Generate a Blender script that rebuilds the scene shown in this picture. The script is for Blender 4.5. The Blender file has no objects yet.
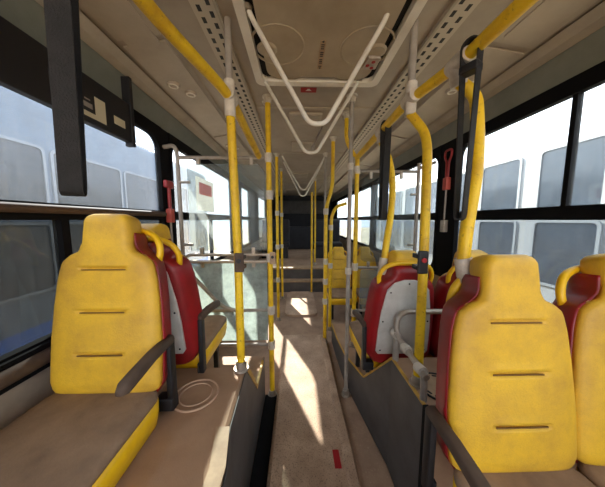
import bpy, bmesh, math, random
from mathutils import Vector, Matrix
random.seed(7)
S = bpy.context.scene
C = S.collection
CZ = 1.54                 # camera height above the low floor; heights below are given relative to the eye
F, PITCH, YAW = 227.0, math.radians(5.9), math.radians(1.39)
W, H = 605, 487

# ---------------------------------------------------------------- helpers
def lin(h):
    h = h.lstrip('#')
    return tuple(((int(h[i:i+2], 16)/255)/12.92 if int(h[i:i+2], 16) <= 10 else ((int(h[i:i+2], 16)/255+.055)/1.055)**2.4) for i in (0, 2, 4))

def at(px, py, y):
    """world point (eye-relative height) seen at a pixel on the plane at distance y down the bus"""
    cx, cy = (px-W/2)/F, (H/2-py)/F
    f = Vector((math.sin(YAW)*math.cos(PITCH), math.cos(YAW)*math.cos(PITCH), -math.sin(PITCH)))
    r = Vector((math.cos(YAW), -math.sin(YAW), 0)); u = r.cross(f)
    d = f + r*cx + u*cy
    return d*(y/d.y)

def sm(o):
    for p in o.data.polygons: p.use_smooth = True
    return o

class MB:
    def __init__(s): s.bm = bmesh.new()
    def box(s, a, b, bev=0.0, rot=None, piv=None):
        bm = bmesh.new()
        x0, x1 = sorted((a[0], b[0])); y0, y1 = sorted((a[1], b[1])); z0, z1 = sorted((a[2], b[2]))
        bmesh.ops.create_cube(bm, size=1)
        for v in bm.verts:
            v.co = Vector(((x0+x1)/2+v.co.x*(x1-x0), (y0+y1)/2+v.co.y*(y1-y0), (z0+z1)/2+v.co.z*(z1-z0)))
        if bev > 0:
            bmesh.ops.bevel(bm, geom=bm.edges[:], offset=bev, segments=3, profile=.5, affect='EDGES')
        if rot:
            bmesh.ops.transform(bm, matrix=rot, verts=bm.verts) if piv is None else \
                bmesh.ops.transform(bm, matrix=Matrix.Translation(piv) @ rot @ Matrix.Translation(-Vector(piv)), verts=bm.verts)
        s._add(bm); return s
    def _add(s, bm):
        m = bpy.data.meshes.new('tmp'); bm.to_mesh(m); bm.free(); s.bm.from_mesh(m); bpy.data.meshes.remove(m)
    def prism(s, pts, axis, a, b):
        """polygon extruded along an axis: pts are the two other coordinates in xyz order"""
        def mk(p, t):
            q = list(p); q.insert(axis, t); return Vector(q)
        A = [s.bm.verts.new(mk(p, a)) for p in pts]; B = [s.bm.verts.new(mk(p, b)) for p in pts]
        s.bm.faces.new(A[::-1]); s.bm.faces.new(B); n = len(pts)
        for i in range(n): s.bm.faces.new((A[i], A[(i+1) % n], B[(i+1) % n], B[i]))
        return s
    def loft(s, rings, caps=True, closed=True):
        R = [[s.bm.verts.new(p) for p in r] for r in rings]; n = len(rings[0])
        for a, b in zip(R, R[1:]):
            for i in range(n if closed else n-1):
                s.bm.faces.new((a[i], a[(i+1) % n], b[(i+1) % n], b[i]))
        if caps: s.bm.faces.new(R[0][::-1]); s.bm.faces.new(R[-1])
        return s
    def tube(s, pts, r, bend=0.0, seg=12, loop=False, flat=None):
        pts = [Vector(p) for p in pts]
        if bend > 0: pts = round_corners(pts, bend, loop)
        n = len(pts); rings = []; prev = None
        for i, p in enumerate(pts):
            if loop: t = (pts[(i+1) % n]-pts[i-1]).normalized()
            else: t = (pts[min(i+1, n-1)]-pts[max(i-1, 0)]).normalized()
            if prev is None:
                a = Vector((0, 0, 1)) if abs(t.z) < .9 else Vector((0, 1, 0))
                nx = t.cross(a).normalized()
            else:
                nx = (prev - t*prev.dot(t)).normalized()
            ny = t.cross(nx); prev = nx
            if flat:   # rectangular band: flat = (width vector, half width, half thickness)
                w = Vector(flat[0]); k = t.cross(w).normalized()
                rings.append([p+w*flat[1]*a+k*flat[2]*b for a, b in ((-1, -1), (-.8, -1.15), (.8, -1.15), (1, -1), (1, 1), (.8, 1.15), (-.8, 1.15), (-1, 1))])
            else:
                rings.append([p+(nx*math.cos(2*math.pi*k/seg)+ny*math.sin(2*math.pi*k/seg))*r for k in range(seg)])
        if loop: rings.append(rings[0]); s.loft(rings, caps=False); bmesh.ops.remove_doubles(s.bm, verts=s.bm.verts, dist=1e-6)
        else: s.loft(rings)
        return s
    def cyl(s, a, b, r, r2=None, seg=16):
        a, b = Vector(a), Vector(b); t = (b-a).normalized(); k = Vector((0, 0, 1)) if abs(t.z) < .9 else Vector((0, 1, 0))
        nx = t.cross(k).normalized(); ny = t.cross(nx); r2 = r if r2 is None else r2
        s.loft([[p+(nx*math.cos(2*math.pi*i/seg)+ny*math.sin(2*math.pi*i/seg))*q for i in range(seg)] for p, q in ((a, r), (b, r2))]); return s
    def torus(s, c, R, r, ax='z', n=32):
        pts = []
        for i in range(n):
            a = 2*math.pi*i/n; u, v = R*math.cos(a), R*math.sin(a)
            pts.append(Vector(c)+Vector({'z': (u, v, 0), 'x': (0, u, v), 'y': (u, 0, v)}[ax]))
        return s.tube(pts, r, seg=8, loop=True)
    def mesh(s, name):
        bmesh.ops.recalc_face_normals(s.bm, faces=s.bm.faces)
        m = bpy.data.meshes.new(name); s.bm.to_mesh(m); s.bm.free(); return m
    def build(s, name, mat, parent=None, smooth=False, local=False):
        if not local:
            off = Vector((0, 0, CZ))
            q = parent
            while q is not None: off -= q.location; q = q.parent
            bmesh.ops.translate(s.bm, vec=off, verts=s.bm.verts)
        pos = Vector((0, 0, 0))
        if parent is None or parent.parent is None:
            co = [v.co for v in s.bm.verts]
            lo = Vector([min(c[i] for c in co) for i in range(3)]); hi = Vector([max(c[i] for c in co) for i in range(3)])
            pos = Vector(((lo.x+hi.x)/2, (lo.y+hi.y)/2, lo.z if parent is None else (lo.z+hi.z)/2))
            bmesh.ops.translate(s.bm, vec=-pos, verts=s.bm.verts)
        o = bpy.data.objects.new(name, s.mesh(name)); C.objects.link(o); o.location = pos
        if mat: o.data.materials.append(mat)
        if parent: o.parent = parent
        if smooth: smooth_angle(o, 40)
        return o

def smooth_angle(o, deg):
    m = o.data
    for p in m.polygons: p.use_smooth = True
    bm = bmesh.new(); bm.from_mesh(m); t = math.radians(deg)
    for e in bm.edges:
        if len(e.link_faces) == 2 and e.calc_face_angle(0) > t: e.smooth = False
    bm.to_mesh(m); bm.free()

def round_corners(pts, rad, loop=False):
    out = []; n = len(pts)
    for i, p in enumerate(pts):
        if not loop and i in (0, n-1): out.append(p); continue
        a, b = pts[i-1]-p, pts[(i+1) % n]-p
        if a.angle(b, math.pi) > math.pi-.02: out.append(p); continue
        k = min(rad, a.length*.48, b.length*.48)
        p0, p1 = p+a.normalized()*k, p+b.normalized()*k
        for j in range(7):
            t = j/6; out.append(p0*(1-t)**2+p*2*t*(1-t)+p1*t*t)
    return out

def thing(name, label, cat, loc, group=None):
    o = bpy.data.objects.new(name, None); C.objects.link(o); o.empty_display_size = .05
    o.location = Vector(loc)+Vector((0, 0, CZ)); o['label'] = label; o['category'] = cat
    if group: o['group'] = group
    return o
def tag(o, label, cat, group=None):
    o['label'] = label; o['category'] = cat
    if group: o['group'] = group
    return o
def struct(o): o['kind'] = 'structure'; return o

# ---------------------------------------------------------------- materials
def mat(name, col, rough=.6, col2=None, scale=8, lo=.35, hi=.7, metal=0, bump=0, bscale=60, spec=.5, detail=6, speck=None):
    m = bpy.data.materials.new(name); m.use_nodes = True; nt = m.node_tree; N = nt.nodes; L = nt.links
    b = N['Principled BSDF']; b.inputs['Roughness'].default_value = rough; b.inputs['Metallic'].default_value = metal
    b.inputs['Specular IOR Level'].default_value = spec
    c = lin(col)+(1,)
    if col2:
        tc = N.new('ShaderNodeTexCoord'); nz = N.new('ShaderNodeTexNoise'); nz.inputs['Scale'].default_value = scale; nz.inputs['Detail'].default_value = detail
        nz.inputs['Roughness'].default_value = .65
        mr = N.new('ShaderNodeMapRange'); mr.inputs[1].default_value = lo; mr.inputs[2].default_value = hi
        mx = N.new('ShaderNodeMix'); mx.data_type = 'RGBA'; mx.inputs[6].default_value = c; mx.inputs[7].default_value = lin(col2)+(1,)
        L.new(tc.outputs['Object'], nz.inputs['Vector']); L.new(nz.outputs['Fac'], mr.inputs[0]); L.new(mr.outputs[0], mx.inputs[0])
        out = mx.outputs[2]
        if speck:
            n2 = N.new('ShaderNodeTexNoise'); n2.inputs['Scale'].default_value = speck[1]; n2.inputs['Detail'].default_value = 3
            m2 = N.new('ShaderNodeMapRange'); m2.inputs[1].default_value = speck[2]; m2.inputs[2].default_value = speck[3]; m2.inputs[4].default_value = speck[4]
            x2 = N.new('ShaderNodeMix'); x2.data_type = 'RGBA'; x2.inputs[7].default_value = lin(speck[0])+(1,)
            L.new(tc.outputs['Object'], n2.inputs['Vector']); L.new(n2.outputs['Fac'], m2.inputs[0]); L.new(m2.outputs[0], x2.inputs[0]); L.new(out, x2.inputs[6]); out = x2.outputs[2]
        L.new(out, b.inputs['Base Color'])
    else: b.inputs['Base Color'].default_value = c
    if bump:
        tc = N.new('ShaderNodeTexCoord'); nz = N.new('ShaderNodeTexNoise'); nz.inputs['Scale'].default_value = bscale; nz.inputs['Detail'].default_value = 4
        bp = N.new('ShaderNodeBump'); bp.inputs['Strength'].default_value = bump; bp.inputs['Distance'].default_value = .004
        L.new(tc.outputs['Object'], nz.inputs['Vector']); L.new(nz.outputs['Fac'], bp.inputs['Height']); L.new(bp.outputs[0], b.inputs['Normal'])
    return m

def glass(name, tint, dust=.15, dustcol='#d8dde2', gloss=.06, streak=True, lo=.3, hi=.8):
    m = bpy.data.materials.new(name); m.use_nodes = True; nt = m.node_tree; N = nt.nodes; L = nt.links
    N.remove(N['Principled BSDF']); out = N['Material Output']
    tr = N.new('ShaderNodeBsdfTransparent'); tr.inputs[0].default_value = lin(tint)+(1,)
    gl = N.new('ShaderNodeBsdfGlossy'); gl.inputs['Roughness'].default_value = .03
    df = N.new('ShaderNodeBsdfDiffuse'); df.inputs[0].default_value = lin(dustcol)+(1,)
    tl = N.new('ShaderNodeBsdfTranslucent'); tl.inputs[0].default_value = lin(dustcol)+(1,)
    ad = N.new('ShaderNodeMixShader'); ad.inputs[0].default_value = .55; L.new(df.outputs[0], ad.inputs[1]); L.new(tl.outputs[0], ad.inputs[2])
    lw = N.new('ShaderNodeLayerWeight'); lw.inputs[0].default_value = .35
    pw = N.new('ShaderNodeMath'); pw.operation = 'POWER'; pw.inputs[1].default_value = 3; L.new(lw.outputs['Facing'], pw.inputs[0])
    fr = N.new('ShaderNodeMath'); fr.operation = 'MULTIPLY_ADD'; fr.inputs[1].default_value = .35; fr.inputs[2].default_value = .02; L.new(pw.outputs[0], fr.inputs[0])
    g = N.new('ShaderNodeMixShader'); L.new(fr.outputs[0], g.inputs[0]); L.new(tr.outputs[0], g.inputs[1]); L.new(gl.outputs[0], g.inputs[2])
    mx = N.new('ShaderNodeMixShader'); L.new(g.outputs[0], mx.inputs[1]); L.new(ad.outputs[0], mx.inputs[2])
    tc = N.new('ShaderNodeTexCoord'); mp = N.new('ShaderNodeMapping'); mp.inputs['Scale'].default_value = (1, 9, 1.2) if streak else (1, 1, 1)
    nz = N.new('ShaderNodeTexNoise'); nz.inputs['Scale'].default_value = 5; nz.inputs['Detail'].default_value = 8; nz.inputs['Roughness'].default_value = .7
    mr = N.new('ShaderNodeMapRange'); mr.inputs[1].default_value = lo; mr.inputs[2].default_value = hi; mr.inputs[3].default_value = dust*.45; mr.inputs[4].default_value = dust*1.5
    L.new(tc.outputs['Object'], mp.inputs[0]); L.new(mp.outputs[0], nz.inputs['Vector']); L.new(nz.outputs['Fac'], mr.inputs[0]); L.new(mr.outputs[0], mx.inputs[0])
    L.new(mx.outputs[0], out.inputs[0]); return m

M = {}
M['yellow_pad'] = mat('yellow_vinyl', '#e4b42b', .55, '#ad8035', 4.5, .40, .78, bump=.25, bscale=160, speck=('#8a6530', 420, .5, .8, .35))
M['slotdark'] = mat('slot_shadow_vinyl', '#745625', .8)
M['yellow'] = mat('yellow_plastic', '#f0be10', .45, '#cf9a12', 7, .45, .75)
M['yellow_tube'] = mat('yellow_tube', '#e9bf1a', .5, '#c6961a', 9, .45, .7, bump=.3, bscale=90, speck=('#7b5a1c', 60, .62, .72, .5))
M['red'] = mat('red_plastic', '#96121a', .42, '#6b1a18', 6, .4, .75)
M['redbright'] = mat('red_handle', '#8d1f22', .45)
M['redpink'] = mat('faded_red', '#b0493c', .5)
M['grey_panel'] = mat('grey_seat_panel', '#d3d0ca', .55, '#b5b0a8', 7)
M['brown_pad'] = mat('dusty_brown_cushion', '#997d64', .85, '#735b48', 7, .3, .75, bump=.3, bscale=200)
M['arm'] = mat('armrest_foam', '#5d4d42', .7, '#4b3c33', 10, spec=.2)
M['black'] = mat('black_plastic', '#17161a', .5)
M['blackrub'] = mat('black_rubber', '#0d0d10', .75, spec=.15)
M['strap'] = mat('black_webbing', '#221e1d', .8, '#120f0f', 30, .3, .7, bump=.5, bscale=300)
M['steel'] = mat('brushed_steel', '#b9ada0', .42, '#9b8f83', 12, metal=.6)
M['grey_tube'] = mat('grey_tube', '#a39a92', .5, '#877e76', 9)
M['white_tube'] = mat('white_tube', '#dcd6cc', .45, '#c2b9ad', 7)
M['clamp'] = mat('pale_clamp', '#d6ccc0', .5, '#b3a798', 20)
M['ceiling'] = mat('ceiling_plastic', '#b0a393', .55, '#948677', 3, .3, .8)
M['ceiling2'] = mat('duct_panel', '#b9ab99', .5, '#9d8f7f', 3, .3, .8)
M['cove'] = mat('cove_moulding', '#b5a998', .6, '#9b8f80', 3)
M['hatchwhite'] = mat('hatch_frame', '#ece4d8', .5, '#d6ccbd', 4)
M['hatch'] = mat('hatch_panel', '#b3a28a', .5, '#9c8b74', 3)
M['wallgreen'] = mat('grey_green_panel', '#84867c', .6, '#72746b', 4)
M['wallpanel'] = mat('wall_panel', '#ab9a88', .75, '#938373', 5)
M['floor'] = mat('dusty_floor', '#a98b73', .75, '#7d6452', 4, .3, .75, bump=.3, bscale=200, speck=('#cbb299', 120, .6, .75, .4))
M['strip'] = mat('dusty_aisle', '#c2a58c', .7, '#8f735f', 4, .35, .7, bump=.5, bscale=140, speck=('#4f3d32', 110, .54, .68, .6))
M['box'] = mat('brown_box_top', '#ab886b', .7, '#8e6e56', 4, .3, .75, bump=.2, bscale=200)
M['sidegrey'] = mat('grey_side_panel', '#54504f', .6, '#443f3d', 6)
M['edge'] = mat('ochre_edge', '#c99a35', .55, '#a47b35', 15)
M['edgedust'] = mat('dusty_edge', '#b39676', .6, '#94775c', 12)
M['capring'] = mat('cap_ring', '#b4937a', .7)
M['dark'] = mat('dark_void', '#141313', .9)
M['rear'] = mat('rear_dark', '#24242a', .7, '#17171b', 4)
M['whitebus'] = mat('white_coachwork', '#a2a5a8', .35, '#96999c', 2)
M['greybus'] = mat('pale_coachwork', '#6d7a89', .4, '#5f6b79', 2)
M['winframe'] = mat('grey_window_frame', '#8d9297', .5)
M['blueband'] = mat('blue_livery', '#2a66c4', .35)
M['busglass'] = mat('bus_dark_glass', '#3f4853', .12, '#323a44', 3, spec=.6)
M['busglass2'] = mat('bus_dim_glass', '#474b50', .2, '#373b40', 3, spec=.5)
M['asphalt'] = mat('sandy_yard', '#c2b196', .9, '#a8987f', 2)
M['paper'] = mat('paper_label', '#cfc3a6', .7)
M['paperwhite'] = mat('paper_notice', '#e3ded6', .7)
M['orange'] = mat('orange_print', '#d0704a', .7)
M['tan'] = mat('tan_plastic', '#d9a860', .6)
M['redsign'] = mat('red_sticker', '#9f1820', .5)
def paper(name, col):
    m = bpy.data.materials.new(name); m.use_nodes = True; N = m.node_tree.nodes; L = m.node_tree.links; N.remove(N['Principled BSDF'])
    a = N.new('ShaderNodeBsdfDiffuse'); b = N.new('ShaderNodeBsdfTranslucent'); x = N.new('ShaderNodeMixShader'); x.inputs[0].default_value = .8
    a.inputs[0].default_value = b.inputs[0].default_value = lin(col)+(1,); L.new(a.outputs[0], x.inputs[1]); L.new(b.outputs[0], x.inputs[2]); L.new(x.outputs[0], N['Material Output'].inputs[0]); return m
M['noticepaper'] = paper('thin_notice_paper', '#f0ece4'); M['noticeprint'] = paper('orange_notice_print', '#d8754c')
M['winglass'] = glass('dusty_window_glass', '#e6eaec', .12)
M['winglass_front'] = glass('grimy_window_glass', '#cdd3da', .07)
M['winglass_dark'] = glass('tinted_window_glass', '#94999b', .08, '#8c8f90')
M['winglass_right'] = glass('clear_window_glass', '#dde2e4', .05)
M['winglass_right2'] = glass('tinted_right_glass', '#bcc3c8', .06)
M['screen'] = glass('scratched_acrylic', '#dfe4e3', .2, '#dbe1e2', streak=False)
M['frosted'] = glass('frosted_acrylic', '#c8d2cf', .55, '#d3dcd9', streak=False)
M['screen_clear'] = glass('clear_acrylic', '#e6eaea', .05, '#dbe1e2', streak=False)

def slot_mat():
    m = mat('slotted_strip', '#bfb3a2', .6); nt = m.node_tree; N = nt.nodes; L = nt.links; b = N['Principled BSDF']
    tc = N.new('ShaderNodeTexCoord'); sp = N.new('ShaderNodeSeparateXYZ'); L.new(tc.outputs['Object'], sp.inputs[0])
    def ma(op, a, v=None, w=None):
        n = N.new('ShaderNodeMath'); n.operation = op
        for i, q in enumerate((a, v, w)):
            if q is None: continue
            if isinstance(q, (int, float)): n.inputs[i].default_value = q
            else: L.new(q, n.inputs[i])
        return n.outputs[0]
    x, y = sp.outputs[0], sp.outputs[1]
    row = ma('GREATER_THAN', x, 0.0)
    yy = ma('FRACT', ma('ADD', ma('DIVIDE', y, .062), ma('MULTIPLY', row, .5)))
    a = ma('LESS_THAN', ma('ABSOLUTE', ma('SUBTRACT', yy, .5)), .27)
    bx = ma('LESS_THAN', ma('ABSOLUTE', ma('SUBTRACT', ma('ABSOLUTE', x), .024)), .009)
    f = ma('MULTIPLY', a, bx)
    mx = N.new('ShaderNodeMix'); mx.data_type = 'RGBA'; mx.inputs[6].default_value = lin('#bfb3a2')+(1,); mx.inputs[7].default_value = lin('#191614')+(1,)
    L.new(f, mx.inputs[0]); L.new(mx.outputs[2], b.inputs['Base Color']); return m
M['slots'] = slot_mat()

# ---------------------------------------------------------------- the bus shell
XL, XR = -1.05, 1.38
XC = (XL+XR)/2; HW = (XR-XL)/2
Y0, Y1 = -2.6, 9.0
ZT = .95; ZF = -1.54; ZW0, ZW1 = -.49, .62
TH = .05

struct(MB().box((XL-TH, Y0, ZF-.08), (XR+TH, 4.75, ZF)).build('floor', M['floor']))
struct(MB().box((XL-TH, 5.15, -1.14), (XR+TH, Y1, -1.06)).build('floor', M['floor']))

def profile(sgn):
    q = [(1.165, .855), (1.16, .885), (1.085, .90), (1.07, .885), (.84, .925), (.825, .95), (.65, .95)]
    return [(XC+sgn*a*HW/1.215, z) for a, z in q]
# ceiling: centre slab, two slotted channels, two duct panels, two coves in one swept roof lining
def ceiling():
    mb = MB()
    l = profile(-1); r = profile(1)[::-1]
    low = l+r; up = [(x, 1.02) for x, z in reversed([low[0], low[-1]])]
    mb.prism([(x, z) for x, z in low]+up, 1, Y0, Y1)
    return struct(mb.build('ceiling', M['ceiling']))
ceiling()
tn = [0]
def trim(mb, m, smooth=False):
    tn[0] += 1; return struct(mb.build('trim_%d' % tn[0], m, smooth=smooth))
for sg in (-1, 1):
    # slotted air strip, with thin ledges
    x = XC+sg*.575
    trim(MB().box((x-.055, Y0+.01, ZT-.012), (x+.055, Y1-.01, ZT-.001)), M['slots'])
    trim(MB().box((x-sg*.056-.006, Y0+.01, ZT-.022), (x-sg*.056+.006, Y1-.01, ZT-.001)), M['cove'])
    # duct panels with rounded raised lids
    for k in range(9):
        ya = Y0+.04+k*1.28; yb = ya+1.24
        pa, pb = XC+sg*1.05, XC+sg*.835
        trim(MB().prism([(pa, .888), (pb, .921), (pb, .912), (pa, .879)], 1, ya, yb), M['ceiling2'])
    # cove moulding
    xo = XC+sg*1.165
    trim(MB().prism([(xo-sg*.0, .85), (xo-sg*.0, .835), (xo-sg*.045, .85), (xo-sg*.08, .885), (xo-sg*.05, .895), (xo-sg*.03, .875)], 1, Y0, Y1), M['cove'])
# seams across the centre ceiling
for y in (2.02, 3.32, 4.6, 5.9, 7.2):
    trim(MB().box((XC-.5, y, ZT-.008), (XC+.5, y+.03, ZT-.0005)), M['ceiling2'])

def side_wall(sgn, X, bays, name):
    o = X+sgn*TH
    mb = MB()
    mb.box((X, Y0, ZF-.08), (o, Y1, ZW0-.05))                    # below the windows
    w = mb.build(name, M['wallpanel']); struct(w)
    # header panel leaning inwards
    h = MB().prism([(X, ZW1+.085), (o, ZW1+.085), (o, 1.02), (X-sgn*.05, 1.02), (X-sgn*.05, .86)], 1, Y0, Y1)
    trim(h, M['wallgreen'])
    ed = [Y0]+[q for b in bays for q in b]+[Y1]
    for i in range(0, len(ed), 2):
        if ed[i+1]-ed[i] > .01:
            trim(MB().box((X-sgn*.006, ed[i], ZW0-.05), (o, ed[i+1], ZW1+.085)), M['blackrub'])
side_wall(-1, XL, [(-2.2, 1.845), (1.95, 3.75), (4.32, 5.15), (6.2, 7.75)], 'wall_left')  # rear bays narrowed, wall added between them to cut the sun into patches
side_wall(1, XR, [(-2.2, 1.98), (2.2, 4.05), (4.2, 6.0), (6.15, 8.0)], 'wall_right')
struct(MB().box((XL-TH, Y1, ZF), (XR+TH, Y1+.06, 1.02)).build('wall_rear', M['rear']))
struct(MB().box((XL-TH, Y0-.06, ZF-.08), (XR+TH, Y0, -.75)).build('wall_front', M['wallpanel']))

def rrect(y0, y1, z0, z1, r, n=6):
    pts = []
    for cy, cz, a0 in ((y1-r, z1-r, 0), (y0+r, z1-r, 90), (y0+r, z0+r, 180), (y1-r, z0+r, 270)):
        for k in range(n+1):
            a = math.radians(a0+90*k/n); pts.append((cy+r*math.cos(a), cz+r*math.sin(a)))
    return pts
def ring_frame(mb, outer, inner, xa, xb, axis=0):
    def mk(p, t):
        q = list(p); q.insert(axis, t); return Vector(q)
    n = len(outer); V = [[mb.bm.verts.new(mk(p, t)) for p in ps] for ps, t in ((outer, xa), (inner, xa), (inner, xb), (outer, xb))]
    for i in range(n):
        j = (i+1) % n
        for a, b in ((0, 1), (1, 2), (2, 3), (3, 0)):
            mb.bm.faces.new((V[a][i], V[a][j], V[b][j], V[b][i]))
    return mb
wn = [0]
def window(sgn, X, y0, y1, divs_up=(), divs_low=(), up=None, low=None):
    wn[0] += 1
    r = thing('window_%d' % wn[0], '', '', (X+sgn*.02, (y0+y1)/2, ZW0)); del r['label']; del r['category']; struct(r)
    o = rrect(y0, y1, ZW0-.05, ZW1+.085, .002); i = rrect(y0+.035, y1-.035, ZW0, ZW1, .10)
    ring_frame(MB(), o, i, X-sgn*.012, X+sgn*.026).build('window_frame', M['blackrub'], r)
    MB().box((X-sgn*.012, y0+.03, .0), (X+sgn*.04, y1-.03, .072)).build('middle_bar', M['blackrub'], r)
    MB().box((X+sgn*.012, y0+.02, .036), (X+sgn*.017, y1-.02, ZW1+.03)).build('upper_pane', up, r)
    MB().box((X+sgn*.022, y0+.02, ZW0-.02), (X+sgn*.027, y1-.02, .036)).build('lower_pane', low, r)
    for d in divs_up: MB().box((X, d-.012, .05), (X+sgn*.03, d+.012, ZW1+.01)).build('divider', M['blackrub'], r)
    for d in divs_low: MB().box((X, d-.018, ZW0-.01), (X+sgn*.04, d+.018, .02)).build('divider', M['blackrub'], r)
    return r
GL, GD, GR, GR2 = M['winglass'], M['winglass_dark'], M['winglass_right'], M['winglass_right2']
window(-1, XL, -2.2, 1.845, (), (1.06,), M['winglass_front'], GD)
window(-1, XL, 1.95, 3.75, (), (2.85,), GL, GL)
window(-1, XL, 4.32, 5.15, (), (), GL, GL)
window(-1, XL, 6.2, 7.75, (), (), GL, GD)
window(1, XR, -2.2, 1.98, (1.16,), (), GR, GR2)
window(1, XR, 2.2, 4.05, (), (), GR, GR2)
window(1, XR, 4.2, 6.0, (), (), GR, GR2)
window(1, XR, 6.15, 8.0, (), (), GR, GR2)

# long steel-brown ledge rails along the left windows
trim(MB().tube([(XL+.035, -2.2, .045), (XL+.035, 1.78, .045)], .018), M['arm'], True)
trim(MB().tube([(XL+.04, -2.2, -.545), (XL+.04, 1.78, -.545)], .028), M['arm'], True)
trim(MB().box((XL, -2.2, -.60), (XL+.03, 1.8, -.50)), M['blackrub'])

# ---------------------------------------------------------------- raised boxes, aisle, steps
lb = thing('wheel_arch_box', 'brown dusty wheel arch box with round cap, left of the aisle', 'box', (-.66, .6, ZF))
def left_box():
    mb = MB()
    st = [(-.9, -.235, -.82), (.55, -.235, -.82), (.68, -.243, -.82), (.84, -.277, -.82), (1.2, -.291, -.82)]
    rings = [[(XL+.004, y, ZF), (xe, y, ZF), (xe, y, z-.012), (xe-.012, y, z), (XL+.004, y, z)] for y, xe, z in st]
    return mb.loft(rings)
left_box().build('body', M['box'], lb)
MB().prism([(1.201, ZF), (1.201, -.82), (1.5, -1.17), (1.86, -1.17), (1.86, ZF)], 0, XL+.004, -.291).build('footwell', M['box'], lb)
# aisle-facing skin
sk = MB()
st = [(-.9, -.231), (.55, -.231), (.68, -.239), (.84, -.273), (1.2, -.287)]
sk.loft([[(x, y, ZF), (x+.0035, y, ZF), (x+.0035, y, -.83), (x, y, -.83)] for y, x in st])
sk.prism([(1.2, ZF), (1.2, -.83), (1.5, -1.18), (1.86, -1.18), (1.86, ZF)], 0, -.287, -.2835)
sk.build('side_panel', M['sidegrey'], lb)
MB().prism([(1.19, -.825), (1.21, -.808), (1.5, -1.155), (1.78, -1.155), (1.78, -1.18), (1.49, -1.18)], 0, -.295, -.279).build('edge_trim', M['edge'], lb)
MB().loft([[(x-.05, y, -.8205), (x+.004, y, -.8205), (x+.004, y, -.816), (x-.05, y, -.816)] for y, x in [(-.9, -.235), (.68, -.243), (.83, -.274)]]).build('edge_strip', M['edgedust'], lb)
cp = MB().cyl((-.476, 1.0, -.825), (-.476, 1.0, -.814), .097, .094, 40).build('round_cap', M['box'], lb, True)
MB().torus((-.476, 1.0, -.814), .098, .005).torus((-.476, 1.0, -.813), .07, .0035).build('cap_ring', M['capring'], cp, True)

rb = thing('wheel_arch_box', 'grey sided wheel arch box with ochre zigzag edge, right of the aisle', 'box', (.95, 1.5, ZF))
SP = [(.917, .565, -.82), (1.265, .565, -.82), (1.62, .51, -1.2), (2.02, .452, -1.27), (2.4, .44, -1.31), (2.75, .44, -1.31)]
MB().loft([[(XR-.004, y, ZF), (x+.004, y, ZF), (x+.004, y, z), (XR-.004, y, z)] for y, x, z in SP]).build('body', M['box'], rb)
MB().loft([[(x-.002, y, ZF), (x+.0035, y, ZF), (x+.0035, y, z-.004), (x-.002, y, z-.004)] for y, x, z in SP]).build('side_panel', M['sidegrey'], rb)
MB().tube([(x+.002, y, z-.001) for y, x, z in SP], .0085, .01).build('edge_trim', M['edge'], rb)
MB().box((.556, .9, ZF), (.58, .916, -.815)).build('end_strip', M['blackrub'], rb)
rc = MB().cyl((.70, 1.02, -.825), (.70, 1.02, -.815), .10, .097, 40).build('round_cap', M['edgedust'], rb, True)
d = MB().torus((.70, 1.02, -.815), .10, .005)
for k in range(14):
    a = 2*math.pi*k/14; d.box((.70+.08*math.cos(a)-.011, 1.02+.08*math.sin(a)-.004, -.816), (.70+.08*math.cos(a)+.011, 1.02+.08*math.sin(a)+.004, -.8125), rot=Matrix.Rotation(a+1.57, 4, 'Z'), piv=(.70+.08*math.cos(a), 1.02+.08*math.sin(a), -.815))
d.build('cap_ring', M['black'], rc)

ap = thing('aisle_strip', 'raised dusty aisle strip with rounded edges down the middle floor', 'aisle floor', (.09, 1.0, ZF))
MB().prism([(-.175, ZF), (.352, ZF), (.352, -1.50), (.335, -1.484), (-.155, -1.48), (-.175, -1.497)], 1, -1.2, 2.81).build('deck', M['strip'], ap)
MB().prism([(.285, -1.4845), (.352, -1.49), (.352, -1.478), (.345, -1.472), (.30, -1.472)], 1, -1.2, 2.76).build('edge_rail', M['strip'], ap)
MB().box((-.0+.225, 1.21, -1.4825), (.265, 1.32, -1.479)).build('red_mark', M['redsign'], ap)
tag(MB().prism([(.358, -1.0), (.53, -1.0), (.53, .95), (.555, 1.0), (.555, 1.26), (.5, 1.62), (.442, 2.02), (.43, 2.3), (.358, 2.3)], 2, ZF, ZF+.012).build('kick_ledge', M['floor']), 'low brown ledge between aisle strip and grey zigzag panel', 'ledge')
tag(MB().prism([(-.27, .2), (-.27, .84), (-.28, 1.2), (-.28, 1.86), (-.182, 1.86), (-.182, .2)], 2, ZF, ZF+.01).build('channel_shade', M['blackrub']), 'painted shade in the dark channel between left wheel arch box and aisle strip', 'channel')  # shade of the trough painted as a dark strip on the floor
tag(MB().box((.3525, -1.0, ZF), (.3575, 2.3, ZF+.02)).build('gap_shading', M['blackrub']), 'thin black seal along the right edge of the aisle strip', 'shading')  # shade in the gap beside the ledge painted as a black strip
ram = MB()
pts = rrect(-.2, .33, 3.5, 4.70, .12)
ram.prism([(a, b) for a, b in pts], 2, ZF, ZF+.03)
tag(ram.build('floor_plate', M['strip']), 'pale rounded floor plate in front of the rear steps', 'floor plate')
stp = thing('rear_steps', 'two dark risers with pale dusty nosings up to the rear deck', 'steps', (XC, 4.95, ZF))
MB().box((XL, 4.751, ZF), (XR, 4.95, -1.302)).build('step', M['sidegrey'], stp)
MB().box((XL, 4.951, ZF), (XR, 5.149, -1.062)).build('step', M['sidegrey'], stp)
MB().box((XL, 4.742, -1.325), (XR, 4.95, -1.298)).build('nosing', M['edgedust'], stp)
MB().box((XL, 4.942, -1.085), (XR, 5.20, -1.055)).build('nosing', M['edgedust'], stp)

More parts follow.
